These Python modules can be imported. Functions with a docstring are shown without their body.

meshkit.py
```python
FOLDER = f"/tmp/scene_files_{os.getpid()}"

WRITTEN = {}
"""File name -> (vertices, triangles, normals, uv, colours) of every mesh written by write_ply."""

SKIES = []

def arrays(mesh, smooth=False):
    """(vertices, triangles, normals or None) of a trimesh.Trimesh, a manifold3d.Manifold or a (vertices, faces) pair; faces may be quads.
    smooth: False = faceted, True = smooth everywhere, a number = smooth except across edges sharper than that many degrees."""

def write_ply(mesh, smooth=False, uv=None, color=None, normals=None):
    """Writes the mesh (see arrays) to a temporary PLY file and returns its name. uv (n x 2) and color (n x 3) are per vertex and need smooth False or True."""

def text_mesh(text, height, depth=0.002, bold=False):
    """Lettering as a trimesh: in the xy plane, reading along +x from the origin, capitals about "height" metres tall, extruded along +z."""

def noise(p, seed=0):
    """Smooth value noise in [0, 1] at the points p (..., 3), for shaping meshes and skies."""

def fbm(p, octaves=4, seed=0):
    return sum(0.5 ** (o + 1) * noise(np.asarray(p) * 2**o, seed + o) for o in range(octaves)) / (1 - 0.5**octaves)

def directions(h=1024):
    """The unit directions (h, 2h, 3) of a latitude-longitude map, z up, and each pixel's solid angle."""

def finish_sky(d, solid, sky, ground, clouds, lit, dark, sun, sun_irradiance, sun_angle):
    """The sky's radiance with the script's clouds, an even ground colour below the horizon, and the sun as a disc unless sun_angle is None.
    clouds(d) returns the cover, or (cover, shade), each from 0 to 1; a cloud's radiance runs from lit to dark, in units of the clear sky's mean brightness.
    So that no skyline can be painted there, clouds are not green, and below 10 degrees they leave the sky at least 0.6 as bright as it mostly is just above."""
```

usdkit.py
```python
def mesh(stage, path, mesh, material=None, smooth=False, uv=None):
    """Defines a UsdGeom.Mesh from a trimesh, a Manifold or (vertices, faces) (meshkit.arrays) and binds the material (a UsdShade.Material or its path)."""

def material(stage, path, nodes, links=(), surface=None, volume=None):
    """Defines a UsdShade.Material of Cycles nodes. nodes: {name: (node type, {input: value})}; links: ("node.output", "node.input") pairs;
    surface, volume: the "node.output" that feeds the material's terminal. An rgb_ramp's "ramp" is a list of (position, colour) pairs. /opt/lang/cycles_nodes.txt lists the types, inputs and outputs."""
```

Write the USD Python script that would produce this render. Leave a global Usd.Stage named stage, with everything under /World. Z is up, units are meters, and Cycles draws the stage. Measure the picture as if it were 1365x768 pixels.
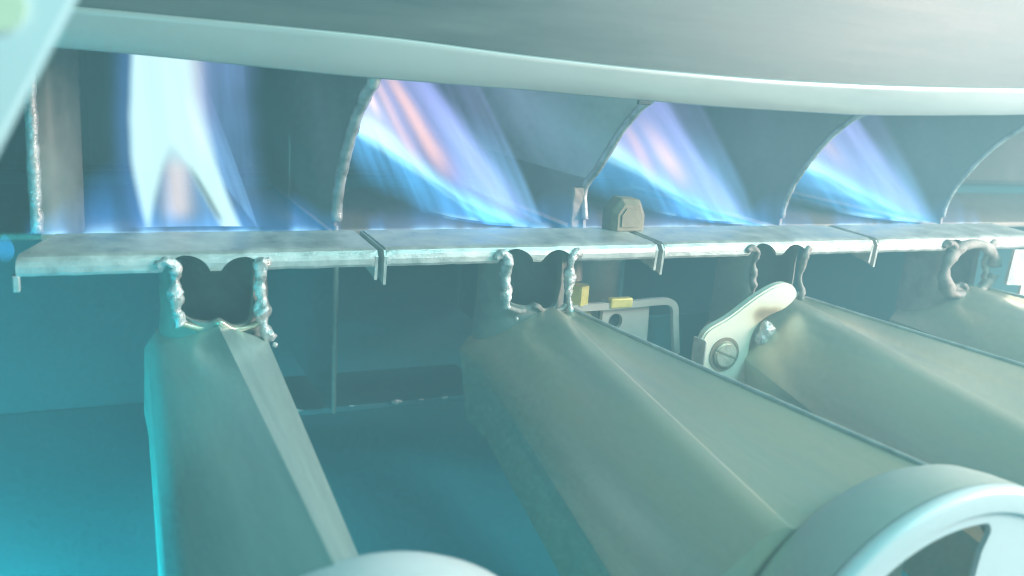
import math
import numpy as np, trimesh, usdkit, meshkit
import manifold3d as m3
from shapely.geometry import Polygon, Point, LineString
from shapely.ops import unary_union
from pxr import Usd, UsdGeom, UsdLux, UsdShade, Gf, Sdf, Vt

rng = np.random.default_rng(7)
stage = Usd.Stage.CreateInMemory()
UsdGeom.SetStageUpAxis(stage, 'Z'); UsdGeom.SetStageMetersPerUnit(stage, 1.0)
UsdGeom.Xform.Define(stage, '/World'); UsdGeom.Scope.Define(stage, '/World/Looks')

# ------------------------------------------------------------------ camera, key lamp and added fill lamps
# world: x along the row of burners, y away from the viewer along the tubes, z up; origin on the front lip of the first burner
CAM = np.array([-0.0325, -0.2646, 0.0635])
RX, RY, RZ = (0.9065, 0.0368, -0.4206), (-0.4162, 0.2452, -0.8756), (0.0709, 0.9688, 0.2376)
cam = UsdGeom.Camera.Define(stage, '/World/camera')
M = np.array([RX, RY, RZ])                     # rows: world axes in camera axes
U, S, Vv = np.linalg.svd(M); M = U @ Vv
mat = np.eye(4); mat[:3, :3] = M.T; mat[3, :3] = CAM
cam.AddTransformOp().Set(Gf.Matrix4d(*mat.ravel().tolist()))
cam.CreateFocalLengthAttr(24.0); cam.CreateHorizontalApertureAttr(24.0 * 1365 / 1246)
cam.CreateVerticalApertureAttr(24.0 * 768 / 1246)
cam.CreateFStopAttr(13.0); cam.CreateFocusDistanceAttr(0.31); cam.CreateExposureAttr(0.0)
cam.CreateClippingRangeAttr(Gf.Vec2f(0.01, 100.0))


def lamp(name, at, target, w, h, col, power):
    l = UsdLux.RectLight.Define(stage, '/World/' + name)
    at, target = np.array(at, float), np.array(target, float)
    z = at - target; z /= np.linalg.norm(z)
    x = np.cross([0, 0, 1.0], z); x /= np.linalg.norm(x); y = np.cross(z, x)
    m = np.eye(4); m[0, :3], m[1, :3], m[2, :3], m[3, :3] = x, y, z, at
    l.AddTransformOp().Set(Gf.Matrix4d(*m.ravel().tolist()))
    l.CreateWidthAttr(w); l.CreateHeightAttr(h); l.CreateColorAttr(Gf.Vec3f(*col)); l.CreateIntensityAttr(power)
    return l


KEY = lamp('key_lamp', (0.42, -0.54, 0.60), (0.14, 0, 0), 0.30, 0.30, (0.40, 0.97, 1.0), 33.0)
SIDE = lamp('side_fill', (0.60, -0.31, 0.16), (0.28, 0, 0.0), 0.20, 0.20, (1.0, 0.76, 0.70), 94.0)  # added unseen fill, whitens the haze and metal towards the right
FRONT = lamp('front_fill', (0.02, -0.68, 0.05), (0.14, 0.02, 0.01), 0.12, 0.12, (0.26, 0.88, 1.0), 19.0)  # added unseen fill from the viewer's side, brightens forward faces
TEAL = lamp('teal_tint_fill', (-0.12, -0.10, -0.048), (-0.104, -0.064, -0.15), 0.05, 0.05, (0.0, 0.82, 0.94), 185.0)  # added unseen fill, makes the teal tint at lower left

# ------------------------------------------------------------------ materials
def mat_(name, nodes, links, surface=None, volume=None):
    return usdkit.material(stage, '/World/Looks/' + name, nodes, links, surface=surface, volume=volume)


def metal(name, dark, light, rough=0.45, metallic=0.5, scale=60, bump=0.15, stretch=(1, 1, 1), fine=900, rr=0.15, spec=0.5):
    return mat_(name, {
        'g': ('texture_coordinate', {}),
        'mp': ('mapping', {'scale': stretch}),
        'n': ('noise_texture', {'scale': scale, 'detail': 6.0, 'roughness': 0.62}),
        'n2': ('noise_texture', {'scale': fine, 'detail': 3.0, 'roughness': 0.6}),
        'r': ('rgb_ramp', {'ramp': [(0.3, dark), (0.7, light)]}),
        'mx': ('mix_color', {'blend_type': 'mix', 'fac': 0.3}),
        'rm': ('map_range', {'from_min': 0.3, 'from_max': 0.7, 'to_min': rough - rr, 'to_max': rough + rr}),
        'b': ('bump', {'strength': bump, 'distance': 0.0006}),
        'ad': ('math', {'math_type': 'add'}),
        'p': ('principled_bsdf', {'metallic': metallic, 'specular_ior_level': spec}),
    }, [('g.object', 'mp.vector'), ('mp.vector', 'n.vector'), ('mp.vector', 'n2.vector'), ('n.fac', 'r.fac'), ('r.color', 'p.base_color'),
        ('n.fac', 'rm.value'), ('rm.result', 'p.roughness'), ('n.fac', 'ad.value1'), ('n2.fac', 'ad.value2'), ('ad.value', 'b.height'), ('b.normal', 'p.normal')],
        surface='p.BSDF')


STRIP = metal('strip_steel', (0.42, 0.42, 0.39), (0.70, 0.70, 0.66), rough=0.45, metallic=0.45, scale=140, bump=0.22, fine=1500)
TUBE = metal('tube_steel', (0.52, 0.53, 0.44), (0.66, 0.53, 0.36), rough=0.36, metallic=0.55, scale=55, bump=0.03, rr=0.07, stretch=(1, 0.10, 1), fine=500)
NECK = metal('dark_steel', (0.16, 0.16, 0.14), (0.30, 0.30, 0.26), rough=0.6, metallic=0.2, scale=60, bump=0.1)  # even dark tone for the necks and the round flank
GALV = metal('tinted_galvanised_steel', (0.42, 0.58, 0.54), (0.54, 0.67, 0.60), rough=0.34, metallic=0.5, scale=55, bump=0.03, rr=0.07, stretch=(1, 0.10, 1), fine=500)  # teal cast put into the first tube's base colour
COLLAR = metal('collar_steel', (0.50, 0.50, 0.44), (0.60, 0.60, 0.53), rough=0.42, metallic=0.3, scale=30, bump=0.04)
BEAD = metal('molten_weld', (0.34, 0.30, 0.26), (0.88, 0.88, 0.86), rough=0.42, metallic=0.45, scale=260, bump=0.8)
BURNT = metal('burnt_steel', (0.16, 0.12, 0.10), (0.42, 0.38, 0.34), rough=0.65, metallic=0.15, scale=120, bump=0.5)
SHELL = metal('exchanger_steel', (0.27, 0.235, 0.20), (0.42, 0.37, 0.32), rough=0.55, metallic=0.3, scale=22, bump=0.10)
FLARE = metal('brightened_flank', (0.62, 0.58, 0.53), (0.80, 0.77, 0.72), rough=0.45, metallic=0.3, scale=20, bump=0.06)  # brightness of a lit surface put into the third flank's colour
RIM = metal('worn_rim', (0.42, 0.38, 0.34), (0.85, 0.82, 0.78), rough=0.4, metallic=0.5, scale=160, bump=0.6)
BAND = metal('band_enamel', (0.36, 0.38, 0.35), (0.44, 0.46, 0.43), rough=0.42, metallic=0.2, scale=18, bump=0.05, stretch=(0.3, 1, 1))
UPPER = metal('upper_enamel', (0.035, 0.042, 0.04), (0.17, 0.18, 0.165), rough=0.5, metallic=0.25, scale=40, bump=0.14, stretch=(0.10, 1, 1), fine=300, spec=0.3)
PAINT = metal('white_paint', (0.72, 0.72, 0.71), (0.78, 0.78, 0.77), rough=0.4, metallic=0.0, scale=20, bump=0.03)
FLOORM = metal('teal_tinted_floor', (0.02, 0.17, 0.20), (0.03, 0.22, 0.26), rough=0.6, metallic=0.0, scale=8, bump=0.02)  # floor colour stands in for teal light falling on it
CHAMBER = metal('teal_tinted_chamber', (0.04, 0.155, 0.18), (0.055, 0.19, 0.215), rough=0.6, metallic=0.2, scale=16, bump=0.15)  # same teal tint painted more weakly into the chamber metal
IVORY = mat_('ivory_ceramic', {
    'g': ('texture_coordinate', {}),
    'n': ('noise_texture', {'scale': 90.0, 'detail': 5.0}),
    'sx': ('attribute', {'attribute': 'burn'}),
    'm': ('math', {'math_type': 'multiply_add', 'value2': 0.5, 'value3': -0.25}),
    'a': ('math', {'math_type': 'add', 'use_clamp': True}),
    'r': ('rgb_ramp', {'ramp': [(0.0, (0.74, 0.71, 0.58)), (0.45, (0.66, 0.59, 0.42)), (0.8, (0.36, 0.26, 0.15)), (1.0, (0.20, 0.14, 0.09))]}),
    'b': ('bump', {'strength': 0.2, 'distance': 0.0004}),
    'p': ('principled_bsdf', {'roughness': 0.45}),
}, [('g.object', 'n.vector'), ('n.fac', 'm.value1'), ('m.value', 'a.value1'), ('sx.fac', 'a.value2'), ('a.value', 'r.fac'), ('r.color', 'p.base_color'), ('n.fac', 'b.height'), ('b.normal', 'p.normal')], surface='p.BSDF')
SCREWM = metal('screw_steel', (0.62, 0.60, 0.48), (0.76, 0.74, 0.60), rough=0.38, metallic=0.5, scale=200, bump=0.15)
BRASS = metal('brass', (0.62, 0.54, 0.12), (0.84, 0.76, 0.26), rough=0.35, metallic=0.2, scale=150, bump=0.2)
RUST = metal('rusty_nut', (0.20, 0.15, 0.10), (0.36, 0.29, 0.21), rough=0.6, metallic=0.2, scale=90, bump=0.15)
DARK = metal('plain_black', (0.03, 0.03, 0.03), (0.06, 0.06, 0.06), rough=0.7, metallic=0.0, scale=60, bump=0.2)
YELLOW = metal('yellow_label', (0.80, 0.77, 0.52), (0.84, 0.80, 0.58), rough=0.5, metallic=0.0, scale=40, bump=0.0)
FLAME = mat_('flame_glow', {
    'a': ('attribute', {'attribute': 'glow'}),
    't': ('transparent_bsdf', {'color': (1, 1, 1)}),
    'e': ('emission', {'strength': 1.0}),
    's': ('add_closure', {}),
}, [('a.color', 'e.color'), ('t.BSDF', 's.closure1'), ('e.emission', 's.closure2')], surface='s.closure')

# ------------------------------------------------------------------ helpers
USED = {}


def numbered(parent, name):
    k = (parent, name); n = USED.get(k, 0); USED[k] = n + 1
    return f'{parent}/{name}' if n == 0 else f'{parent}/{name}_{n:03d}'


def tag(p, label=None, cat=None, group=None, kind=None):
    p = p.GetPrim() if hasattr(p, 'GetPrim') else p
    for k, v in (('label', label), ('category', cat), ('group', group), ('kind', kind)):
        if v: p.SetCustomDataByKey(k, v)
    return p


def thing(name, label, cat, loc=(0, 0, 0), group=None):
    x = UsdGeom.Xform.Define(stage, numbered('/World', name)); x.AddTranslateOp().Set(Gf.Vec3d(*map(float, loc)))
    tag(x, label, cat, group)
    return x


def obj(name, mesh, m, parent=None, smooth=35, label=None):
    path = numbered('/World' if parent is None else str(parent.GetPath()), name)
    p = usdkit.mesh(stage, path, mesh, m, smooth=smooth)
    if label: tag(p, label)
    return p


def attr_mesh(name, v, f, m, parent, attr, values, smooth=True):
    p = usdkit.mesh(stage, numbered(str(parent.GetPath()), name), (v, f), m, smooth=smooth)
    t = Sdf.ValueTypeNames.Color3fArray if np.ndim(values) == 2 else Sdf.ValueTypeNames.FloatArray
    a = Vt.Vec3fArray.FromNumpy(np.asarray(values, np.float32)) if np.ndim(values) == 2 else Vt.FloatArray.FromNumpy(np.asarray(values, np.float32))
    UsdGeom.PrimvarsAPI(p).CreatePrimvar(attr, t, 'vertex').Set(a)
    return p


def mani(tm):
    return m3.Manifold(m3.Mesh(vert_properties=np.asarray(tm.vertices, np.float32), tri_verts=np.asarray(tm.faces, np.uint32)))


def tri(man):
    m = man.to_mesh()
    return trimesh.Trimesh(np.array(m.vert_properties[:, :3], float), np.array(m.tri_verts), process=True)


def rbox(lo, hi, r):
    lo, hi = np.array(lo, float), np.array(hi, float)
    r = min(r, 0.49 * (hi - lo).min())
    s = m3.Manifold.sphere(r, 16)
    return m3.Manifold.batch_hull([s.translate(tuple(np.where([i, j, k], hi - r, lo + r))) for i in (0, 1) for j in (0, 1) for k in (0, 1)])


def loft(sections, closed=True, caps=True):
    """sections: (n, m, 3) rings."""
    s = np.asarray(sections, float); n, m = s.shape[:2]
    v = s.reshape(-1, 3); f = []
    mm = m if closed else m - 1
    for i in range(n - 1):
        for j in range(mm):
            a, b = i * m + j, i * m + (j + 1) % m
            f += [[a, b, b + m], [a, b + m, a + m]]
    if caps and closed:
        for i, flip in ((0, True), (n - 1, False)):
            c = len(v); v = np.vstack([v, s[i].mean(0)])
            for j in range(m):
                a, b = i * m + j, i * m + (j + 1) % m
                f.append([c, b, a] if flip else [c, a, b])
    t = trimesh.Trimesh(v, np.array(f), process=False)
    t.fix_normals()
    return t


def extrude_x(poly, x0, x1, n=1):
    """closed outline of (y, z) points along x"""
    p = np.asarray(poly, float)
    t = trimesh.creation.extrude_polygon(Polygon(p), x1 - x0, engine='earcut')
    v = t.vertices.copy(); t.vertices = np.stack([v[:, 2] + x0, v[:, 0], v[:, 1]], 1)
    t.fix_normals()
    return t


def extrude_y(shape, y0, y1):
    """shapely shape of (x, z), from y0 to y1"""
    parts = []
    for g in getattr(shape, 'geoms', [shape]):
        t = trimesh.creation.extrude_polygon(g, abs(y1 - y0), engine='earcut')
        v = t.vertices.copy(); t.vertices = np.stack([v[:, 0], v[:, 2] + min(y0, y1), v[:, 1]], 1)
        t.fix_normals(); parts.append(t)
    return trimesh.util.concatenate(parts)


def thick_line(pts, w):
    """outline polygon of a 2D polyline of width w"""
    return LineString(pts).buffer(w / 2, cap_style=2, join_style=1)


def bezier(pts, n=40):
    """smooth curve through the points (Catmull-Rom)"""
    p = np.asarray(pts, float); p = np.vstack([2 * p[0] - p[1], p, 2 * p[-1] - p[-2]])
    out = []
    k = len(p) - 3
    for i in range(k):
        t = np.linspace(0, 1, max(2, n // k), endpoint=(i == k - 1))[:, None]
        a, b, c, d = p[i:i + 4]
        out.append(0.5 * (2 * b + (c - a) * t + (2 * a - 5 * b + 4 * c - d) * t ** 2 + (3 * b - a - 3 * c + d) * t ** 3))
    return np.vstack(out)


def lumpy_tube(path, radius, seed, amp=0.35, freq=500, seg=14):
    """weld-bead like tube along a 3D path; radius number or per-point"""
    p = np.asarray(path, float); n = len(p)
    r = np.broadcast_to(np.asarray(radius, float), n).copy()
    t = np.gradient(p, axis=0); t /= np.linalg.norm(t, axis=1)[:, None]
    up = np.array([0, 1.0, 0]); rings = []
    for i in range(n):
        a = np.cross(t[i], up); a /= max(np.linalg.norm(a), 1e-9); b = np.cross(t[i], a)
        ph = np.linspace(0, 2 * np.pi, seg, endpoint=False)
        d = np.cos(ph)[:, None] * a + np.sin(ph)[:, None] * b
        q = p[i] + d * r[i]
        k = meshkit.fbm(q * freq, 3, seed)
        rings.append(p[i] + d * (r[i] * (1 + amp * 2 * (k - 0.5)))[:, None])
    return loft(rings)


def roughen(tm, amp, freq, seed, target=None):
    if not isinstance(tm, m3.Manifold): tm = mani(tm) if target else tm
    if isinstance(tm, m3.Manifold): tm = tri(tm.refine_to_length(target) if target else tm)
    v = tm.vertices; n = tm.vertex_normals
    k = meshkit.fbm(v * freq, 3, seed) - 0.5
    tm.vertices = v + n * (2 * amp * k)[:, None]
    return tm


# ------------------------------------------------------------------ setting: combustion chamber
def struct(name, mesh, m, smooth=35):
    return tag(obj(name, mesh, m, None, smooth), kind='structure')


struct('chamber_floor', tri(rbox((-0.45, -0.20, -0.125), (0.95, 0.178, -0.105), 0.001)), FLOORM)
struct('chamber_back_wall', tri(rbox((-0.45, 0.18, -0.125), (0.95, 0.19, 0.002), 0.001)), CHAMBER)
struct('exchanger_back_wall', tri(rbox((-0.45, 0.2492, -0.012), (0.95, 0.26, 0.125), 0.001)), SHELL)
struct('exchanger_floor', tri(rbox((-0.45, 0.075, -0.006), (0.95, 0.249, -0.003), 0.001)), SHELL)
struct('exchanger_roof', tri(rbox((-0.45, 0.015, 0.118), (0.95, 0.249, 0.124), 0.001)), SHELL)
struct('left_chamber_wall', tri(rbox((-0.18, -0.03, -0.104), (-0.17, 0.179, 0.117), 0.001)), CHAMBER)

# the ledge behind the burners where the partitions end
t = thing('chamber_ledge', 'dark horizontal sheet ledge at the foot of the partition behind the first burner', 'ledge')
obj('ledge_plate', tri(rbox((0.022, 0.062, -0.0715), (0.118, 0.10, -0.0690), 0.0008)), CHAMBER, t)
for k, (x, s) in enumerate([(0.040, 0.7), (0.078, 0.9), (0.098, 0.6), (0.060, 0.4), (0.088, 0.45)]):
    g = m3.Manifold.sphere(0.0012 * s, 12).scale((2.2, 0.8, 0.9)).translate((x, 0.0612, -0.0688))
    obj('debris_crumb', roughen(g, 0.0004, 900, k, 0.0006), STRIP, t)

# ------------------------------------------------------------------ heat exchanger partitions
PROFK = bezier([(0.052, -0.067), (0.052, -0.02), (0.0545, 0.002), (0.0575, 0.0155), (0.0475, 0.0255), (0.0345, 0.040), (0.0235, 0.0492), (0.0150, 0.0545), (0.0145, 0.062)], 72)
PROFILE = bezier([(0.052, -0.067), (0.053, -0.02), (0.0555, 0.002), (0.0530, 0.0150), (0.0462, 0.0265), (0.0350, 0.040), (0.0235, 0.0492), (0.0150, 0.0545), (0.0145, 0.062)], 72)
PNAMES = ['leftmost partition with a worn whitish front edge beside the tall white flame',
          'partition with a thick whitish edge between the white flame and the second flame',
          'partition with a brightly lit curved edge just left of the third flame',
          'partition with a thin brownish curved edge just left of the fourth flame',
          'faint rightmost partition, its pale curved edge right of the fourth flame']
for i, label in enumerate(PNAMES):
    X = -0.05 + 0.1 * i if i else -0.0435
    t = thing('exchanger_partition', label, 'partition', (X, 0, 0))
    pr = (PROFK if i == 2 else PROFILE).copy()
    if i == 0: pr[:, 0] = 0.040 + 0.10 * (pr[:, 0] - 0.056)
    if i == 0: pr = pr[pr[:, 1] > 0.003]
    up = pr[pr[:, 1] > 0.0]
    pl_ = obj('plate', extrude_x(np.vstack([up, [(0.0145, 0.1170), (0.2485, 0.1170), (0.2485, 0.003), (0.178, 0.0029), (0.178, up[0, 1])]]), 0.0, 0.0012), SHELL, t, 20)
    if i:
        dn = pr[pr[:, 1] < up[0, 1] - 0.0001]
        obj('skirt', extrude_x(np.vstack([dn, [(0.178, dn[-1, 1]), (0.178, -0.067)]]), 0.0002, 0.0010), CHAMBER, t, 20)  # lower part of the same plate, darker colour standing in for shade
    # folded, worn front edge
    w = [0.0018, 0.0020, 0.0014, 0.0011, 0.0010][i]
    sel = pr[pr[:, 1] > (0.003 if i else -0.02)]
    path = np.stack([np.full(len(sel), 0.0006), sel[:, 0] - 0.0004, sel[:, 1]], 1)
    obj('front_edge', lumpy_tube(path, w, 40 + i, 0.3, 350, 10), RIM, pl_, True)
    lower = pr[pr[:, 1] < 0.0035]
    if i == 1:
        path = np.stack([np.full(len(lower), 0.0006), lower[:, 0] - 0.0003, lower[:, 1]], 1)
        obj('lower_edge', lumpy_tube(path, 0.0010, 60, 0.3, 350, 8), SHELL, t, True)
    if i == 2:                                    # folded flange at the kink of the third partition
        fl = roughen(rbox((-0.0050, 0.0560, 0.000), (0.0008, 0.0590, 0.0165), 0.001), 0.0005, 300, 3, 0.0012)
        obj('fold_flange', fl, SHELL, t, True)
    # rolled outer flank: the wall swells towards its neighbour at the top
    n = 24; B = 0.032 if i == 2 else 0.008
    zz = np.linspace(0.020, 0.1165, n); rings = []
    for z in zz:
        k = np.clip((z - 0.018) / 0.05, 0, 1)
        y = np.interp(z, pr[:, 1], pr[:, 0]) + 0.0022
        if i == 2:
            rings.append([(0.0, y, z), (-0.42 * B * k - 0.0001, y + 0.010, z), (-0.80 * B * k - 0.0001, y + 0.024, z), (-B * k - 0.0001, y + 0.045, z), (-0.9 * B * k - 0.0001, 0.16, z), (-0.0001, 0.245, z), (0.0, 0.246, z)])
        else:
            rings.append([(0.0, y, z), (-0.28 * B * k ** 1.5 - 0.0001, y + 0.012, z), (-B * k ** 1.5 - 0.0001, y + 0.05, z), (-B * k - 0.0001, 0.16, z), (-0.0001, 0.245, z), (0.0, 0.246, z)])
    obj('bulge', loft(rings), FLARE if i == 2 else SHELL, t, 50)  # third flank painted lighter, as if lit from the flame
    if i == 0:
        aa = np.linspace(0.0, np.pi, 22)
        fl = [np.stack([0.0014 + 0.0125 * np.sin(aa) ** 0.8, 0.085 - 0.040 * np.cos(aa), np.full(22, z)], 1) for z in np.linspace(-0.002, 0.116, 8)]
        obj('round_flank', loft(fl), NECK, t, 50)
    if i == 1:
        sm_ = np.stack([np.full(20, -0.0006), np.full(20, 0.128), np.linspace(0.0, 0.116, 20)], 1)
        obj('seam_bead', lumpy_tube(sm_, 0.0009, 77, 0.4, 200, 8), SHELL, t, True)

# ------------------------------------------------------------------ heat exchanger front: band and panel above
t = thing('exchanger_front', 'pale curved band across the top with a glossy grey panel above it', 'front panel')
xs = np.linspace(-0.20, 0.62, 120)
bx = [-0.2, -0.0345, -0.0033, 0.0472, 0.0989, 0.1458, 0.1891, 0.2355, 0.283, 0.3336, 0.62]
bz = [0.0600, 0.0577, 0.0569, 0.0549, 0.0539, 0.0528, 0.0518, 0.0518, 0.0533, 0.0556, 0.070]
tz = [0.0690, 0.0686, 0.0682, 0.0673, 0.0649, 0.0635, 0.0631, 0.0637, 0.0651, 0.0672, 0.082]
from scipy.interpolate import PchipInterpolator
zb, zt = PchipInterpolator(bx, bz), PchipInterpolator(bx, tz)
rings = []
for x in xs:
    a, b = float(zb(x)), float(zt(x)); h = b - a
    k = meshkit.noise(np.array([x * 60, 0, 0]), 3) - 0.5
    y0 = 0.0098
    rings.append([(x, y0 + 0.003, a + 0.0002), (x, y0 + 0.0008, a + 0.0001 + 0.0002 * k), (x, y0 - 0.0002, a + 0.0006 + 0.0002 * k), (x, y0 - 0.0018, a + 0.28 * h), (x, y0 - 0.0028, a + 0.55 * h),
                  (x, y0 - 0.0034, a + 0.82 * h), (x, y0 - 0.0036, b - 0.0006), (x, y0 - 0.0030, b - 0.0001), (x, y0 - 0.0018, b), (x, y0 + 0.003, b)])
obj('lip_band', loft(rings), BAND, t, 60)
rings = []
for x in xs:
    b = float(zt(x)); prof = []
    for q in np.linspace(0, 1, 26):
        z = b - 0.002 + 0.125 * q
        y = 0.0128 - 0.004 * math.sin(q * 3.0) + 0.022 * q ** 1.6 - 0.0016 * math.sin(9 * q + 14 * x) * q
        y += 0.0009 * (meshkit.noise(np.array([x * 9, q * 5, 0]), 5) - 0.5)
        prof.append((x, y, z))
    back = [(x, prof[-1][1] + 0.004, prof[-1][2]), (x, 0.0168, b - 0.002)]
    rings.append(prof + back)
obj('upper_panel', loft(rings), UPPER, t, 60)
obj('lock_tab', tri(rbox((0.1405, 0.0080, 0.0516), (0.1455, 0.0092, 0.0531), 0.0003)), DARK, t)

# ------------------------------------------------------------------ burners
def tube_sections(kind):
    """rings of 3D points (local to the burner), from the neck to the mouth."""
    ys = np.linspace(0.018, -0.142 if kind == 'straight' else -0.1375, 34); rings = []
    for y in ys:
        q = np.clip(-y / 0.14, 0, 1); e = max(y, 0) / 0.018
        if kind == 'straight':
            xr = 0.003; zr = -0.0155 - 0.0015 * q - 0.006 * e
            right = (0.0168 + 0.001 * q, -0.0205 - 0.024 * q - 0.004 * e)
            left = (-0.0155 - 0.006 * q, -0.027 - 0.006 * q)
            pts = [(xr, zr), (xr + 0.35 * (right[0] - xr), zr + 0.28 * (right[1] - zr)), right, (right[0] - 0.001, right[1] - 0.012), (0.010, -0.060 - 0.01 * q), (-0.010, -0.062 - 0.01 * q),
                   (left[0] - 0.0005, left[1] - 0.020), left, (left[0] + 0.0035, left[1] + 0.0055), (-0.006, -0.0198 - 0.001 * q), (xr - 0.002, zr - 0.0010)]
        else:
            xr = 0.0125 - 0.0185 * q; zr = -0.0165 - 0.0065 * q - 0.005 * e
            right = (0.0175 + 0.0125 * q ** 1.2, -0.0168 + 0.0022 * q - 0.006 * e)
            left = (-0.0150 - 0.0190 * q, -0.034 - 0.012 * q)
            pts = [(xr, zr), (xr + 0.5 * (right[0] - xr), 0.5 * (zr + right[1]) - 0.0012 * (1 - q)), (right[0] - 0.0015, right[1] - 0.0002), right, (right[0] + 0.0002, right[1] - 0.0014), (right[0] - 0.002, right[1] - 0.004),
                   (right[0] - 0.004, -0.062 - 0.012 * q), (0, -0.070 - 0.02 * q), (left[0] + 0.004, left[1] - 0.026),
                   left, (left[0] * 0.88 + 0.12 * xr, left[1] * 0.66 + 0.34 * zr), (left[0] * 0.60 + 0.40 * xr, left[1] * 0.32 + 0.68 * zr), (left[0] * 0.27 + 0.73 * xr, left[1] * 0.05 + 0.95 * zr + 0.0007), (xr - 0.0018, zr + 0.0009), (xr - 0.0006, zr + 0.0004)]
        rings.append([(x, y, z) for x, z in pts])
    return np.array(rings)


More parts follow.
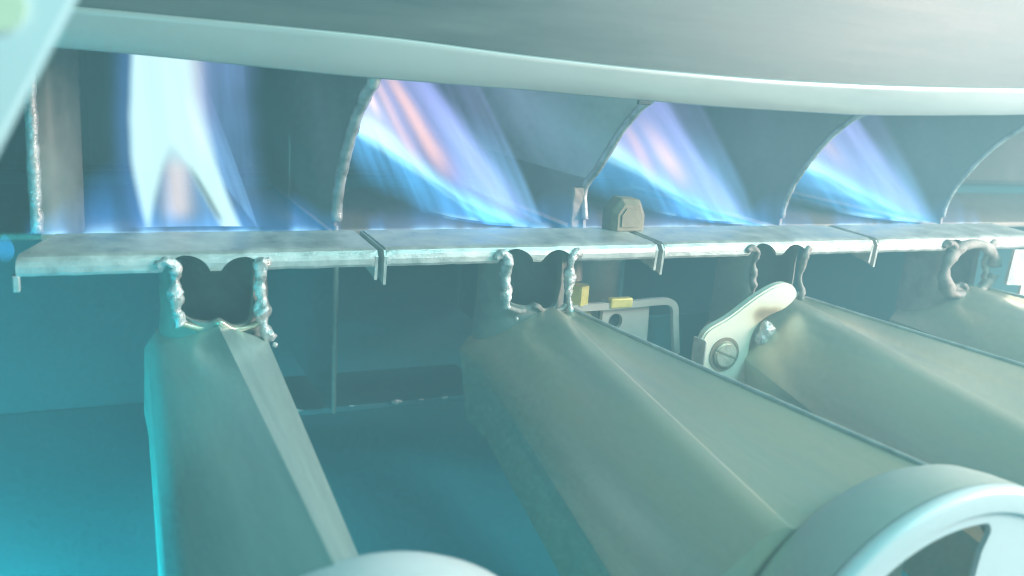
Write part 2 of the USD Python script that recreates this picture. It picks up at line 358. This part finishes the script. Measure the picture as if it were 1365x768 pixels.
def make_burner(i):
    label = ['leftmost burner whose straight tube rises beside the tall white flame, its right flank bright',
             'second burner from the left, wide tube running to the white slotted mouth at lower right',
             'third burner from the left, behind the ivory bracket, its tube running off the right edge',
             'hazy fourth burner at the far right edge with a round blackened neck'][i]
    t = thing('gas_burner', label, 'burner', (0.1 * i, 0, 0), 'row of gas burners')
    off = 0.0 if i == 0 else 0.0006
    # --- ribbon strip with rolled front lip and a scalloped cut-out above the neck
    prof = [(0.0005, 0.0000), (0.0, 0.0008), (0.0, 0.0024), (0.0004, 0.0038), (0.0013, 0.0049), (0.0028, 0.0055), (0.012, 0.0057), (0.0268, 0.0060), (0.0276, 0.0055), (0.0276, 0.0005), (0.0262, 0.0005), (0.0262, 0.0046), (0.012, 0.0043), (0.0034, 0.0041), (0.0021, 0.0035), (0.0015, 0.0022), (0.0015, 0.0004), (0.0012, 0.0)]
    x0, x1 = -0.0475, 0.0485
    if i: x0 = -0.0478
    st = mani(extrude_x(prof, x0, x1))
    for cx, rr, cz in ((-0.0052 + off, 0.0068, -0.0022), (0.0100 + off, 0.0066, -0.0026)):
        c = m3.Manifold.cylinder(0.02, rr, rr * 0.95, 36).rotate((-90, 0, 0)).translate((cx, -0.006, cz))
        st = st - c
    if i == 0:
        st = st - m3.CrossSection([[(-0.07, -0.005), (-0.0485, -0.005), (-0.0470, 0.0), (-0.0365, 0.030), (-0.07, 0.030)]]).extrude(0.03).translate((0, 0, -0.01))
    st = st.refine_to_length(0.0022)
    sm = tri(st); k = meshkit.fbm(sm.vertices * 260 + i * 9, 3, 2) - 0.5
    sm.vertices[:, 2] += 0.0004 * k; sm.vertices[:, 1] += 0.0003 * (meshkit.fbm(sm.vertices * 180 + 50 + i * 9, 2, 4) - 0.5)
    obj('head_strip', sm, STRIP, t, 40)
    # turned-down ends
    for s, x in ((-1, x0), (1, x1)):
        w = 0.0009
        xa = x - 0.0008 if s < 0 else x + 0.0001
        if i == 0 and s < 0:
            e = rbox((x0 - 0.0005, 0.0004, -0.0044), (x0 + 0.0014, 0.004, 0.0002), 0.0005)
        else:
            zlow = -0.0058 if s < 0 else -0.0042
            pl = mani(extrude_x([(0.0, 0.0030), (0.0014, 0.0048), (0.0275, 0.0057), (0.0275, -0.001), (0.004, zlow + 0.001), (0.0006, zlow)], xa, xa + w))
            e = pl.rotate((0, 0, 0))
        obj('end_tab', tri(e), STRIP, t, 30)
    # port ribbon in the slot behind the strip
    rb = rbox((-0.020, 0.0292, 0.000), (0.022, 0.034, 0.0042), 0.0006)
    obj('port_ribbon', tri(rb), BURNT, t)
    # --- neck
    cx = 0.0040 + off; n = 56
    ph = np.linspace(0, 2 * np.pi, n, endpoint=False); rings = []
    for z in np.linspace(-0.030, 0.0028, 16):
        k = 1 + 0.10 * np.clip((z + 0.004) / 0.006, 0, 1) ** 2 + 0.05 * np.clip((-z - 0.015) / 0.01, 0, 1)
        rings.append(np.stack([cx + 0.0152 * k * np.cos(ph), 0.0140 + 0.0138 * np.sin(ph), np.full(n, z)], 1))
    outer = mani(loft(rings))
    inner = m3.Manifold.cylinder(0.06, 0.0128, 0.0128, 48).scale((1, 0.92, 1)).translate((cx, 0.0140, -0.0285))
    hole = extrude_y(Polygon(bezier([(-0.0062, 0.0034), (-0.0068, -0.006), (-0.0055, -0.0135), (0.0005, -0.0150), (0.0035, -0.0140), (0.0075, -0.0162), (0.0118, -0.0150), (0.0134, -0.007), (0.0128, 0.0034)], 60)).buffer(0), -0.01, 0.012)
    hole.apply_translation((off, 0, 0))
    nk = (outer - inner - mani(hole)).refine_to_length(0.0014)
    obj('neck', roughen(nk, 0.00035, 220, 11 + i), NECK if i != 3 else BURNT, t, 45)
    # torn, molten edges left by the cutting of the neck
    y = 0.0006
    lp = bezier([(-0.0135, y - 0.0004, 0.0022), (-0.0100, y - 0.0010, 0.0030), (-0.0078, y - 0.0008, 0.0012), (-0.0086, y, -0.0030), (-0.0082, y, -0.0080), (-0.0078, y - 0.0006, -0.0125), (-0.0070, y - 0.0004, -0.0155)], 40) + [off, 0, 0]
    rp = bezier([(0.0175, y + 0.0004, 0.0024), (0.0150, y - 0.0012, 0.0014), (0.0148, y, -0.0030), (0.0152, y, -0.0080), (0.0154, y - 0.0006, -0.0130), (0.0162, y - 0.0010, -0.0175), (0.0184, y - 0.0012, -0.0212)], 40) + [off, 0, 0]
    bp = bezier([(-0.0066, y + 0.001, -0.0152), (-0.002, y + 0.001, -0.0168), (0.0022, y + 0.0006, -0.0156), (0.0035, y - 0.001, -0.0150), (0.0075, y + 0.0002, -0.0174), (0.0125, y + 0.0002, -0.0168), (0.0150, y, -0.0150)], 40) + [off, 0, 0]
    rl = 0.0017 * (0.55 + 0.9 * meshkit.noise(np.stack([np.arange(len(lp)) * 0.22, np.full(len(lp), i * 7.0), np.zeros(len(lp))], 1), 1))
    rr_ = 0.0018 * (0.55 + 0.9 * meshkit.noise(np.stack([np.arange(len(rp)) * 0.22, np.full(len(rp), i * 7.0 + 3), np.zeros(len(rp))], 1), 2))
    sc_ = [1.0, 0.9, 0.65, 0.8][i]; rl = rl * sc_; rr_ = rr_ * sc_
    jit = lambda p, q: p + 0.0016 * (np.stack([meshkit.fbm(np.stack([np.arange(len(p)) * 0.20, np.full(len(p), q + k * 5.0), np.zeros(len(p))], 1), 2, 3) for k in range(3)], 1) - 0.5) * np.sin(np.pi * np.arange(len(p)) / (len(p) - 1))[:, None]
    lp = jit(lp, i * 11.0); rp = jit(rp, i * 11.0 + 40)
    rl[0] = rl[-1] = rr_[0] = rr_[-1] = 0.0004
    wm = BEAD if i < 2 else BURNT
    obj('molten_edge', lumpy_tube(lp, rl, 5 + i, 0.75, 560), wm, t, True)
    obj('molten_edge', lumpy_tube(rp, rr_, 15 + i, 0.75, 560), wm, t, True)
    obj('cut_edge', lumpy_tube(bp, np.full(len(bp), 0.0009), 25 + i, 0.6, 420), TUBE if i == 0 else BURNT, t, True)
    obj('spatter_drop', roughen(m3.Manifold.sphere(0.0008, 16).translate((0.0190 + off, -0.001, -0.0223) if i != 1 else (-0.0035, -0.001, -0.0185)), 0.0002, 900, i), BEAD, t, True)
    if i == 3:
        aa = np.linspace(0.15, 2 * np.pi - 0.15, 60)
        cp_ = np.stack([cx + 0.0145 * np.cos(aa), 0.0 - 0.001 + 0 * aa, -0.0085 + 0.0115 * np.sin(aa)], 1)
        rr3 = 0.0021 * (0.7 + 0.8 * meshkit.noise(np.stack([np.arange(60) * 0.25, np.zeros(60), np.zeros(60)], 1), 9))
        obj('soot_collar', lumpy_tube(cp_, rr3, 91, 0.4, 300), BURNT, t, True)
    # --- tube
    s = tube_sections('straight' if i == 0 else 'flared')
    tb = obj('tube', loft(s), TUBE if i else GALV, t, 32)
    if i:
        seam = s[:, 3] + np.array([0.0004, 0, 0.0002])
        obj('seam_edge', lumpy_tube(seam[3:], 0.0007, 70 + i, 0.15, 200, 8), STRIP, tb, True)
    # --- mouth: rolled ring and slotted air shutter
    if i < 3:
        cy, cxx, cz, R = (-0.146, 0.0095, -0.0520, 0.0370) if i == 0 else (-0.154, 0.022, -0.0560, 0.0465)
        ang = np.linspace(0, 2 * np.pi, 96, endpoint=False)
        def turn(prof, m, nm):
            rings = [np.stack([cxx + r * R * np.cos(ang), np.full(96, cy + dy), cz + r * R * np.sin(ang)], 1) for r, dy in prof]
            return obj(nm, loft(rings, caps=False), m, t, 40)
        turn([(0.80, 0.0165), (0.93, 0.016), (0.965, 0.013), (0.985, 0.008), (0.995, 0.003), (0.997, 0.0006), (0.985, 0.0010), (0.95, 0.012), (0.80, 0.0155)], COLLAR if i else PAINT, 'mouth_collar')
        mr = turn([(0.98, 0.0012), (1.000, 0.0002), (1.004, -0.0010), (0.995, -0.0022), (0.975, -0.0028), (0.90, -0.0027), (0.885, -0.0020), (0.885, 0.001)], PAINT, 'mouth_ring')
        disc = Point(0, 0).buffer(R * 0.893, 64)
        slots = []
        for k in range(3):
            aa = np.radians(np.linspace(86.5, 158, 28))
            o = np.stack([np.cos(aa), np.sin(aa)], 1) * 0.80
            inn = np.stack([np.cos(aa[::-1]), np.sin(aa[::-1])], 1) * 0.40
            inn = inn[inn[:, 0] < 0.0]
            pgn = Polygon(np.vstack([o, inn, [(0.012, 0.40), (0.008, 0.60), (0.020, 0.72)]]) * R).buffer(R * 0.045)
            from shapely import affinity
            slots.append(affinity.rotate(pgn, 120 * k, origin=(0, 0)))
        disc = disc.difference(unary_union(slots)).difference(Point(0, 0).buffer(R * 0.07))
        dm = extrude_y(disc, 0, 0.0012); dm.apply_translation((cxx, cy - 0.0020, cz))
        obj('air_shutter', dm, PAINT, mr, 30)
    return t


for i in range(4): make_burner(i)

# ------------------------------------------------------------------ flames
def grid(nu, nv, fp, fc):
    u, v = np.meshgrid(np.linspace(0, 1, nu), np.linspace(0, 1, nv), indexing='ij')
    p = fp(u, v).reshape(-1, 3); c = np.clip(fc(u, v), 0, None).reshape(-1, 3)
    idx = np.arange(nu * nv).reshape(nu, nv)
    f = np.stack([idx[:-1, :-1], idx[1:, :-1], idx[1:, 1:], idx[:-1, 1:]], -1).reshape(-1, 4)
    return p, np.vstack([f[:, [0, 1, 2]], f[:, [0, 2, 3]]]), c


def ss(a, b, x):
    t = np.clip((x - a) / (b - a), 0, 1); return t * t * (3 - 2 * t)


def n2(a, b, seed):
    return meshkit.fbm(np.stack([a, b, np.zeros_like(a)], -1), 3, seed)


def rgb(w, c):
    return w[..., None] * np.array(c)


CYAN, BLUE, LILAC, ORANGE, WHITE = (0.16, 0.62, 1.0), (0.05, 0.25, 0.85), (0.36, 0.36, 0.80), (0.80, 0.36, 0.24), (0.75, 1.0, 1.0)


def flame_things():
    labels = ['tallest, nearly white gas flame at the left with a bright forked base',
              'large blue and lilac flame with orange streaks above the second burner',
              'blue flame with a red orange streak in its middle behind the rusty nut',
              'smallest pale triangular flame at the right above the fourth burner']
    for i, lab in enumerate(labels):
        t = thing('gas_flame', lab, 'flame', (0.1 * i, 0, 0), 'gas flames in the exchanger')
        seed = 100 + 10 * i
        bl = [-0.0145, -0.027, -0.033, -0.035][i]; br = [0.0200, 0.0215, 0.0195, 0.0205][i]
        g = [1.2, 1.6, 1.45, 1.45][i]
        top = 0.070

        def yf(v): return 0.0300 + 0.046 * v ** 1.15

        def curtain(k, lay):
            # one continuous flame curtain: from deep along the left row of ports, round the front corner, to the right limb
            sc = 1 - 0.13 * lay

            def P(u, v):
                xl = np.maximum(bl * sc - 0.012 * v, -0.0455); xr = np.maximum(br * sc - 0.041 * v, xl + 0.008); y0 = yf(v) + 0.006 * lay
                A = np.stack([xl, y0 + 0.105, np.zeros_like(v)], -1); B = np.stack([xl, y0, np.zeros_like(v)], -1); C = np.stack([xr, y0, np.zeros_like(v)], -1)
                B1 = A + (B - A) * 0.92; B2 = C + (B - C) * 0.72; w = u[..., None]
                p = (1 - w) ** 3 * A + 3 * (1 - w) ** 2 * w * B1 + 3 * (1 - w) * w * w * B2 + w ** 3 * C
                p[..., 2] = 0.0056 + 0.003 * (1 - u) + (top - 0.0056) * v
                a = 0.0034 * ss(0, 0.35, v)
                p[..., 0] += a * (n2(u * 3.2, v * 2.2, k) - 0.5) + 0.0016 * v * (n2(u * 9, v * 3, k + 1) - 0.5)
                p[..., 1] += 2 * a * (n2(u * 3.0 + 9, v * 2.0, k + 2) - 0.5)
                return p

            def Cc(u, v):
                # streaks run up and lean to the left (towards the depth)
                q = u + [0, 0.12, 0.02, 0.18][i] * v + 0.035 * (n2(u * 3, v * 3, k + 3) - 0.5)
                fine = 0.16 + 0.72 * np.clip(n2(q * 20, v * 0.9, k + 4) - 0.34, 0, 1) * 2.4
                wide = 0.14 + 0.75 * np.clip(n2(q * 6, v * 0.8, k + 5) - 0.32, 0, 1) * 2.3
                edge = ss(0.0, 0.22, u) * (1 - ss(0.86, 1.0, u)) * (1 - ss(0.72, 1.0, v))
                rib_v = np.interp(u, [0, 0.3, 0.5, 0.68, 0.85, 1], [0.42, 0.36, 0.27, 0.13, 0.03, 0.0]) + 0.035 * (n2(u * 7, v * 0, k + 6) - 0.5) - 0.05 * lay
                dv = v - rib_v
                width = np.interp(u, [0, 0.4, 0.7, 1], [0.10, 0.085, 0.06, 0.03])
                rib = np.exp(-np.where(dv < 0, (dv / (0.30 * width)) ** 2, (dv / width) ** 2))
                under = ss(-0.40, -0.02, dv) * (1 - ss(-0.02, 0.03, dv)) * ss(0.0, 0.05, v + 0.03 * fine)
                above = ss(0.0, 0.10, dv)
                low = np.exp(-(v / (0.16 + 0.06 * wide)) ** 2) * ss(0.5, 0.75, u)
                limb = np.exp(-((u - 0.90) / 0.050) ** 2) * (1 - ss(0.70, 1, v)) * ss(0.0, 0.06, v)
                c = rgb(rib * (0.40 + 0.45 * fine), (0.26, 0.78, 1.0)) + rgb(rib * ss(0.8, 0.25, u) * 0.50, WHITE)
                c = c + rgb(under * (0.20 + 0.55 * fine), (0.10, 0.48, 1.0))
                c = c + rgb(above * (0.20 + 0.45 * wide + 0.12 * fine) * (1 - 0.25 * ss(0.4, 1, v)), (0.36, 0.38, 0.84))
                c = c + rgb(above * np.exp(-((u - 0.36) / 0.13) ** 2) * ss(0.9, 0.35, v) * 0.34, (0.75, 0.80, 0.95))
                c = c + rgb(low * (0.18 + 0.5 * fine), (0.07, 0.36, 1.0)) + rgb(limb * (0.22 + 0.2 * fine), (0.34, 0.42, 0.98))
                o = (np.exp(-((q - O[0]) / 0.055) ** 2) + 0.6 * np.exp(-((q - O[0] + 0.15) / 0.04) ** 2)) * ss(O[1], O[1] + 0.22, v) * (1 - ss(O[2], O[2] + 0.3, v)) * (0.5 + 0.7 * n2(q * 14, v * 2, k + 8))
                o2 = np.exp(-((q - 0.44) / 0.03) ** 2) * ss(0.45, 0.6, v) * (1 - ss(0.85, 1, v))
                c = c * (1 - 0.55 * np.clip(o, 0, 1))[..., None] + rgb(o * O[3], (0.80, 0.42, 0.30)) + rgb(o2 * O[4], (0.80, 0.45, 0.30))
                foot = np.exp(-(v / 0.014) ** 2) * ss(0.45, 0.65, u) * ss(0.42, 0.62, n2(u * 9, v * 0, k + 9))
                c = c + rgb(foot * 0.8, (0.5, 0.9, 1.0))
                return c * edge[..., None] * g * (0.85 if lay == 0 else 0.45)
            return P, Cc

        O = [(0, 0, 0, 0, 0), (0.70, 0.16, 0.62, 0.80, 0.70), (0.72, 0.14, 0.34, 0.90, 0.15), (0.70, 0.22, 0.42, 0.34, 0.20)][i]

        def front0_col(u, v):
            # the rich white flame: a tall white tongue with a forked foot, blue lilac skirt to the right
            X = front(u, v)[..., 0]; Z = front(u, v)[..., 2]
            lb = PchipInterpolator([0.0045, 0.012, 0.0287, 0.0562, 0.07], [-0.0130, -0.0150, -0.0172, -0.0160, -0.0152])(np.clip(Z, 0.0045, 0.0699))
            rb = PchipInterpolator([0.0042, 0.0245, 0.04, 0.056, 0.07], [0.0156, 0.0084, 0.0062, 0.0050, 0.004])(np.clip(Z, 0.0045, 0.0699))
            il = PchipInterpolator([0.0045, 0.0235, 0.029, 0.0320], [-0.0126, -0.0080, -0.0064, -0.0056])(np.clip(Z, 0.0045, 0.0320))
            ir = PchipInterpolator([0.0045, 0.020, 0.027, 0.0320], [0.0112, 0.0030, -0.0008, -0.0048])(np.clip(Z, 0.0045, 0.0320))
            wob = 0.0012 * (n2(v * 3, u * 0, 310) - 0.5); lb = lb + wob; rb = rb + wob + 0.0010 * (n2(v * 5, u * 0, 311) - 0.5)
            w = ss(lb - 0.0010, lb + 0.0022, X) * (1 - ss(rb - 0.0016 - 0.006 * ss(0.02, 0.055, Z), rb + 0.0014, X))
            inner = ss(il - 0.0012, il + 0.0022, X) * (1 - ss(ir - 0.0028, ir + 0.0006, X)) * (1 - ss(0.020, 0.034, Z))
            rbo = PchipInterpolator([0.0042, 0.02, 0.0553, 0.07], [0.0245, 0.0225, 0.0215, 0.020])(np.clip(Z, 0.0045, 0.0699))
            sk = ss(rb - 0.003, rb + 0.001, X) * (1 - ss(rbo - 0.012, rbo + 0.003, X + 0.003 * (n2(v * 5, u * 2, 312) - 0.5)))
            fil = 0.45 + 1.1 * n2(u * 16 + 1.5 * v, v * 1.6, 301)
            c = rgb(w * (1 - inner) * (1.0 + 0.25 * fil), (0.70, 1.0, 1.0)) + rgb(np.exp(-((X - lb + 0.0008) / 0.0032) ** 2) * 0.30, (0.12, 0.35, 1.0))
            c = c + rgb(inner * 0.62 * fil, (0.20, 0.46, 0.9)) + rgb(inner * np.exp(-((X + 0.0032) / 0.0042) ** 2) * ss(0.004, 0.012, Z) * (1 - ss(0.022, 0.032, Z)) * 0.8, (1.0, 0.66, 0.36))
            wedge = np.exp(-((X - ir + 0.0004) / 0.0011) ** 2) * (1 - ss(0.018, 0.026, Z)) * ss(0.005, 0.009, Z)
            c = c * (1 - 0.6 * wedge)[..., None]
            c = c + rgb(sk * 0.46 * fil, (0.24, 0.46, 1.0)) + rgb(sk * ss(0.03, 0.055, Z) * 0.16 * fil, LILAC)
            c = c + rgb(np.exp(-((X - rb + 0.0022) / 0.0030) ** 2) * 0.38 * ss(0.02, 0.045, Z), (0.80, 0.62, 0.85))
            return c * (ss(0.0, 0.12, u) * (1 - ss(0.9, 1.0, u)))[..., None]

        def front0(u, v):
            x = -0.028 + 0.060 * u
            z = 0.0050 + 0.067 * v
            y = 0.038 + 0.006 * v + 0.003 * np.sin(np.pi * u)
            return np.stack([x, y, z], -1)

        def right_wall(u, v):
            y = yf(v) + 0.10 * u
            x = br * (1 - 0.95 * v ** 1.1) + 0.001 * (n2(u * 4, v * 2, seed + 13) - 0.5)
            z = 0.0046 + 0.004 * u + (top - 0.0046) * v
            return np.stack([x, y, z], -1)

        def right_col(u, v):
            edge = ss(0, 0.08, u) * (1 - ss(0.6, 1, u)) * ss(0, 0.03, v) * (1 - ss(0.7, 1, v))
            st = 0.4 + 0.9 * n2(u * 16, v * 1.6, seed + 14)
            return rgb(edge * st * 0.28 * (1 - ss(0.2, 0.6, v)), CYAN) * g + rgb(edge * st * 0.16, LILAC) * g

        if i == 0:
            front_fn, front = (front0_col, front0)
            v_, f_, c_ = grid(200, 150, front0, front0_col)
            attr_mesh('flame_front', v_, f_, FLAME, t, 'glow', c_)
            v_, f_, c_ = grid(70, 60, right_wall, lambda u, v: right_col(u, v) * 0.8)
            attr_mesh('flame_side', v_, f_, FLAME, t, 'glow', c_)
        else:
            for lay, (nu, nv) in enumerate(((220, 150), (150, 100))):
                P, Cc = curtain(seed + 40 * lay, lay)
                v_, f_, c_ = grid(nu, nv, P, Cc)
                attr_mesh('flame_curtain', v_, f_, FLAME, t, 'glow', c_)
            v_, f_, c_ = grid(90, 70, right_wall, right_col)
            attr_mesh('flame_side', v_, f_, FLAME, t, 'glow', c_)
        # low carry-over flame along the back of the strip
        x0, x1 = -0.047, 0.047

        def carry(u, v):
            x = x0 + (x1 - x0) * u
            h = 0.0045 + (0.016 if i == 0 else 0.006) * np.exp(-((x + 0.022) / 0.011) ** 2) + 0.008 * np.exp(-((x - 0.026) / 0.012) ** 2) + 0.003 * n2(x * 200, v * 0, seed + 20)
            return np.stack([x, 0.0292 + 0.004 * v + 0 * x, 0.0053 + h * v], -1)

        def carry_col(u, v):
            x = x0 + (x1 - x0) * u
            e = ss(0, 0.05, u) * (1 - ss(0.95, 1, u)) * (1 - v) ** 1.2 * (1.5 if i == 0 else 1.0)
            k = np.clip(n2(x * 160, v * 0, seed + 21) - 0.30, 0, 1) * 1.8
            return rgb(e * (0.25 + 0.4 * k), (0.06, 0.34, 0.95)) + rgb(np.exp(-(v / 0.10) ** 2) * k * 0.9 * ss(0, 0.05, u) * (1 - ss(0.95, 1, u)), (0.45, 0.85, 1.0))
        v_, f_, c_ = grid(160, 20, carry, carry_col)
        attr_mesh('foot_flame', v_, f_, FLAME, t, 'glow', c_)
        if i == 0:
            def wisp(u, v):
                a = u * 2 * np.pi; r = 0.0022 * np.sin(np.pi * v ** 0.8)
                return np.stack([-0.0500 + r * np.cos(a), 0.016 + r * np.sin(a), 0.000 + 0.0085 * v], -1)
            v_, f_, c_ = grid(24, 16, wisp, lambda u, v: rgb(0.28 * np.sin(np.pi * v), (0.05, 0.42, 1.0)))
            attr_mesh('end_wisp', v_, f_, FLAME, t, 'glow', c_)


flame_things()

# ------------------------------------------------------------------ ivory bracket with slotted screw
t = thing('ivory_bracket', 'ivory ceramic finger bracket with slotted screw, scorched at its finger', 'bracket', (0.1737, -0.012, -0.0324))
o2 = np.array([0.1737, -0.0324])
outl = bezier(np.array([(0.1638, -0.0460), (0.1632, -0.0335), (0.1635, -0.0270), (0.1662, -0.0228), (0.1745, -0.0187), (0.1850, -0.0119), (0.1930, -0.0081), (0.1985, -0.0076), (0.2022, -0.0096), (0.2033, -0.0128), (0.1990, -0.0168),
                        (0.1905, -0.0200), (0.1866, -0.0240), (0.1850, -0.0300), (0.1865, -0.0420), (0.1890, -0.0530), (0.1780, -0.056), (0.1638, -0.0460)]) - o2, 100)
pg = Polygon(outl).buffer(0)
inn = pg.buffer(-0.0007)
pm = extrude_y(pg, 0.0006, 0.0030); pm2 = extrude_y(inn, 0.0, 0.0012)
bm = tri((mani(pm) + mani(pm2)).refine_to_length(0.0011))
bxz = bm.vertices[:, [0, 2]] + o2
d = np.linalg.norm(bxz - [0.1925, -0.0190], axis=1)
below = (bxz[:, 1] - (-0.0119 + (bxz[:, 0] - 0.185) * 0.30))
burn = np.clip(0.95 * np.exp(-((bxz[:, 0] - 0.1915) / 0.008) ** 2 - ((bxz[:, 1] + 0.0178) / 0.0036) ** 2) + 0.75 * np.exp(-((bxz[:, 0] - 0.1865) / 0.0035) ** 2 - ((bxz[:, 1] + 0.030) / 0.012) ** 2), 0, 1)
va, fa = np.array(bm.vertices), np.array(bm.faces)
gm = trimesh.graph.smooth_shade(bm, angle=np.radians(40), facet_minarea=None)
gxz = np.array(gm.vertices)[:, [0, 2]] + o2
burn = np.clip(0.95 * np.exp(-((gxz[:, 0] - 0.1925) / 0.009) ** 2 - ((gxz[:, 1] + 0.0182) / 0.0034) ** 2) + 0.75 * np.exp(-((gxz[:, 0] - 0.1872) / 0.0035) ** 2 - ((gxz[:, 1] + 0.030) / 0.012) ** 2), 0, 1)  # scorch under the finger, plus painted shading down the right side
attr_mesh('plate', np.array(gm.vertices), np.array(gm.faces), IVORY, t, 'burn', burn, True)
hs = Point(0, 0).buffer(0.0046, 32)
th = math.radians(-22)
slot = LineString([(-0.0055 * math.cos(th), -0.0055 * math.sin(th)), (0.0055 * math.cos(th), 0.0055 * math.sin(th))]).buffer(0.00045)
sc = mani(extrude_y(hs, -0.0012, 0.0)) + mani(extrude_y(hs.buffer(-0.0005), -0.0017, -0.0012))
sc = sc - mani(extrude_y(slot, -0.003, -0.0007))
sh = obj('screw', tri(sc), SCREWM, t, 30)
ringw = Point(0, 0).buffer(0.0062, 32).difference(Point(0.0005, 0.0003).buffer(0.0047, 32))
obj('washer', extrude_y(ringw, -0.0004, 0.0), RUST, sh, 30)
obj('edge_clip', tri(rbox((-0.0118, -0.004, -0.0065), (-0.0110, 0.003, 0.0066), 0.0003)), STRIP, t)
nug = roughen(rbox((0.0128, -0.004, 0.0028), (0.0178, 0.001, 0.0115), 0.0022), 0.0014, 350, 8, 0.001)
nug.apply_transform(trimesh.transformations.rotation_matrix(0.35, [0, 1, 0], (0.0153, 0, 0.007)))
obj('molten_nugget', nug, BEAD, t, True)

# ------------------------------------------------------------------ pilot assembly behind the second burner
t = thing('pilot_bracket', 'small bent rod bracket with brass fittings behind the second burner', 'pilot bracket', (0.145, 0.02, -0.022))
L = lambda x, z: (x - 0.145, z + 0.022)
rod = thick_line([L(*p) for p in bezier([(0.1270, -0.0222), (0.150, -0.0218), (0.1655, -0.0212), (0.1705, -0.0216), (0.1732, -0.0240), (0.1742, -0.030), (0.1765, -0.0425)], 60)], 0.0026)
obj('bent_rod', tri(mani(extrude_y(rod, -0.001, 0.001))), COLLAR, t)
plate = Polygon([L(0.1428, -0.0205), L(0.1540, -0.0210), L(0.1542, -0.0225), L(0.1630, -0.0228), L(0.164, -0.046), L(0.1432, -0.046)]).difference(Point(*L(0.1487, -0.0287)).buffer(0.0030, 24))
op = obj('orifice_plate', extrude_y(plate, 0.0016, 0.0036), COLLAR, t)
obj('brass_lug', tri(rbox((0.1440 - 0.145, -0.0016, -0.0228 + 0.022), (0.1535 - 0.145, 0.0014, -0.0190 + 0.022), 0.0006)), BRASS, t)
obj('bore_shade_block', tri(rbox((0.1445 - 0.145, 0.0042, -0.0335 + 0.022), (0.153 - 0.145, 0.008, -0.0238 + 0.022), 0.0008)), DARK, op)  # solid black block behind the hole, painted in place of its shade
hexn = m3.Manifold.cylinder(0.0072, 0.0036, 0.0036, 6).rotate((0, 0, 14)).translate((0.1323 - 0.145, 0.002, -0.0212 + 0.022))
obj('brass_nut', tri(hexn), BRASS, t, 20)
obj('brass_nut', tri(m3.Manifold.cylinder(0.005, 0.0042, 0.0042, 6).rotate((0, 0, 8)).translate((0.1350 - 0.145, 0.004, -0.0305 + 0.022))), BRASS, t, 20)
prof = np.array([(0, 0), (0.0046, 0), (0.0044, 0.004), (0.0036, 0.0075), (0.0042, 0.011), (0.0040, 0.015), (0.0, 0.0155)])
gl = trimesh.creation.revolve(prof, sections=28); gl.apply_translation((0.1318 - 0.145, 0.009, -0.0135 + 0.022))
obj('sensor_tip', gl, SHELL, t, 40)
obj('gas_pipe', tri(m3.Manifold.cylinder(0.06, 0.0105, 0.0105, 32).translate((0.1545 - 0.145, 0.030, -0.066 + 0.022))), SHELL, t)
obj('backing_plate', tri(rbox((0.1655 - 0.145, 0.010, -0.055 + 0.022), (0.205 - 0.145, 0.0115, -0.0300 + 0.022), 0.0005)), CHAMBER, t)

t = thing('pale_bracket', 'pale sheet bracket cut by the right edge of the picture under the strip', 'bracket', (0.333, -0.008, -0.006))
bk = Polygon([(-0.0135, -0.0075), (-0.0125, 0.0075), (0.012, 0.0070), (0.012, 0.0045), (0.0145, 0.0045), (0.0145, -0.0160), (-0.0040, -0.0160), (-0.0040, -0.0080)]).buffer(-0.0006).buffer(0.0006)
obj('sheet', extrude_y(bk, 0.0, 0.0014), STRIP, t)
obj('rivet', tri(m3.Manifold.sphere(0.0016, 20).scale((1, 0.5, 1)).translate((0.006, -0.0001, -0.004))), STRIP, t)

# rusty nut standing on the strips
t = thing('rusty_nut', 'rusty rounded hexagon nut on the burner strip in front of the third flame', 'nut', (0.1490, 0.0235, 0.0052))
hexs = Polygon([(-0.0068, -0.001), (0.0074, -0.001), (0.0076, 0.0060), (0.0046, 0.0122), (-0.0034, 0.0126), (-0.0070, 0.0076)]).buffer(-0.0018).buffer(0.0018)
nm = m3.Manifold.batch_hull([mani(extrude_y(hexs, -0.0022, 0.0035)), mani(extrude_y(hexs.buffer(-0.0020), -0.0042, 0.0045))]).refine_to_length(0.0012)
nm = roughen(nm, 0.00025, 200, 4); nm.vertices[:, 2] = np.maximum(nm.vertices[:, 2], 0.0002)
nb = obj('nut_body', nm, RUST, t, 40)
cp = mani(extrude_y(hexs.buffer(-0.0034), -0.0047, -0.0036)).refine_to_length(0.0012)
obj('nut_face', roughen(cp, 0.00015, 200, 6), RUST, nb, 40)

# ------------------------------------------------------------------ cover panel close to the viewer at the top left
t = thing('cover_panel', 'blurred white painted cover panel with slanting edge at top left', 'panel', (-0.0352, -0.16, 0.0586))
e = [(-0.0300, 0.0705), (-0.0312, 0.0668), (-0.0390, 0.0512), (-0.0425, 0.0440), (-0.075, 0.030), (-0.100, 0.060), (-0.080, 0.085), (-0.040, 0.088)]
pg = Polygon([(x + 0.0352, z - 0.0586) for x, z in e])
pm = (mani(extrude_y(pg, 0.0, 0.002)) + mani(extrude_y(pg.buffer(-0.0006), -0.0005, 0.0025)))
obj('sheet', tri(pm), PAINT, t, 40)
obj('yellow_label', extrude_y(Point(-0.0032, 0.0064).buffer(0.0024, 32), -0.0009, -0.0005), YELLOW, t)

# ------------------------------------------------------------------ added haze volume, imitating a teal and milky veil
HAZE = mat_('added_haze', {'v': ('principled_volume', {'color': (0.45, 0.90, 1.0), 'density': 1.2, 'anisotropy': 0.0})}, [], volume='v.volume')
hz = obj('haze', trimesh.creation.box(bounds=[(-0.50, -0.33, -0.20), (1.0, 0.30, 0.22)]), HAZE, None, False)
tag(hz, kind='stuff', label='added pale teal haze volume veiling the burner chamber')
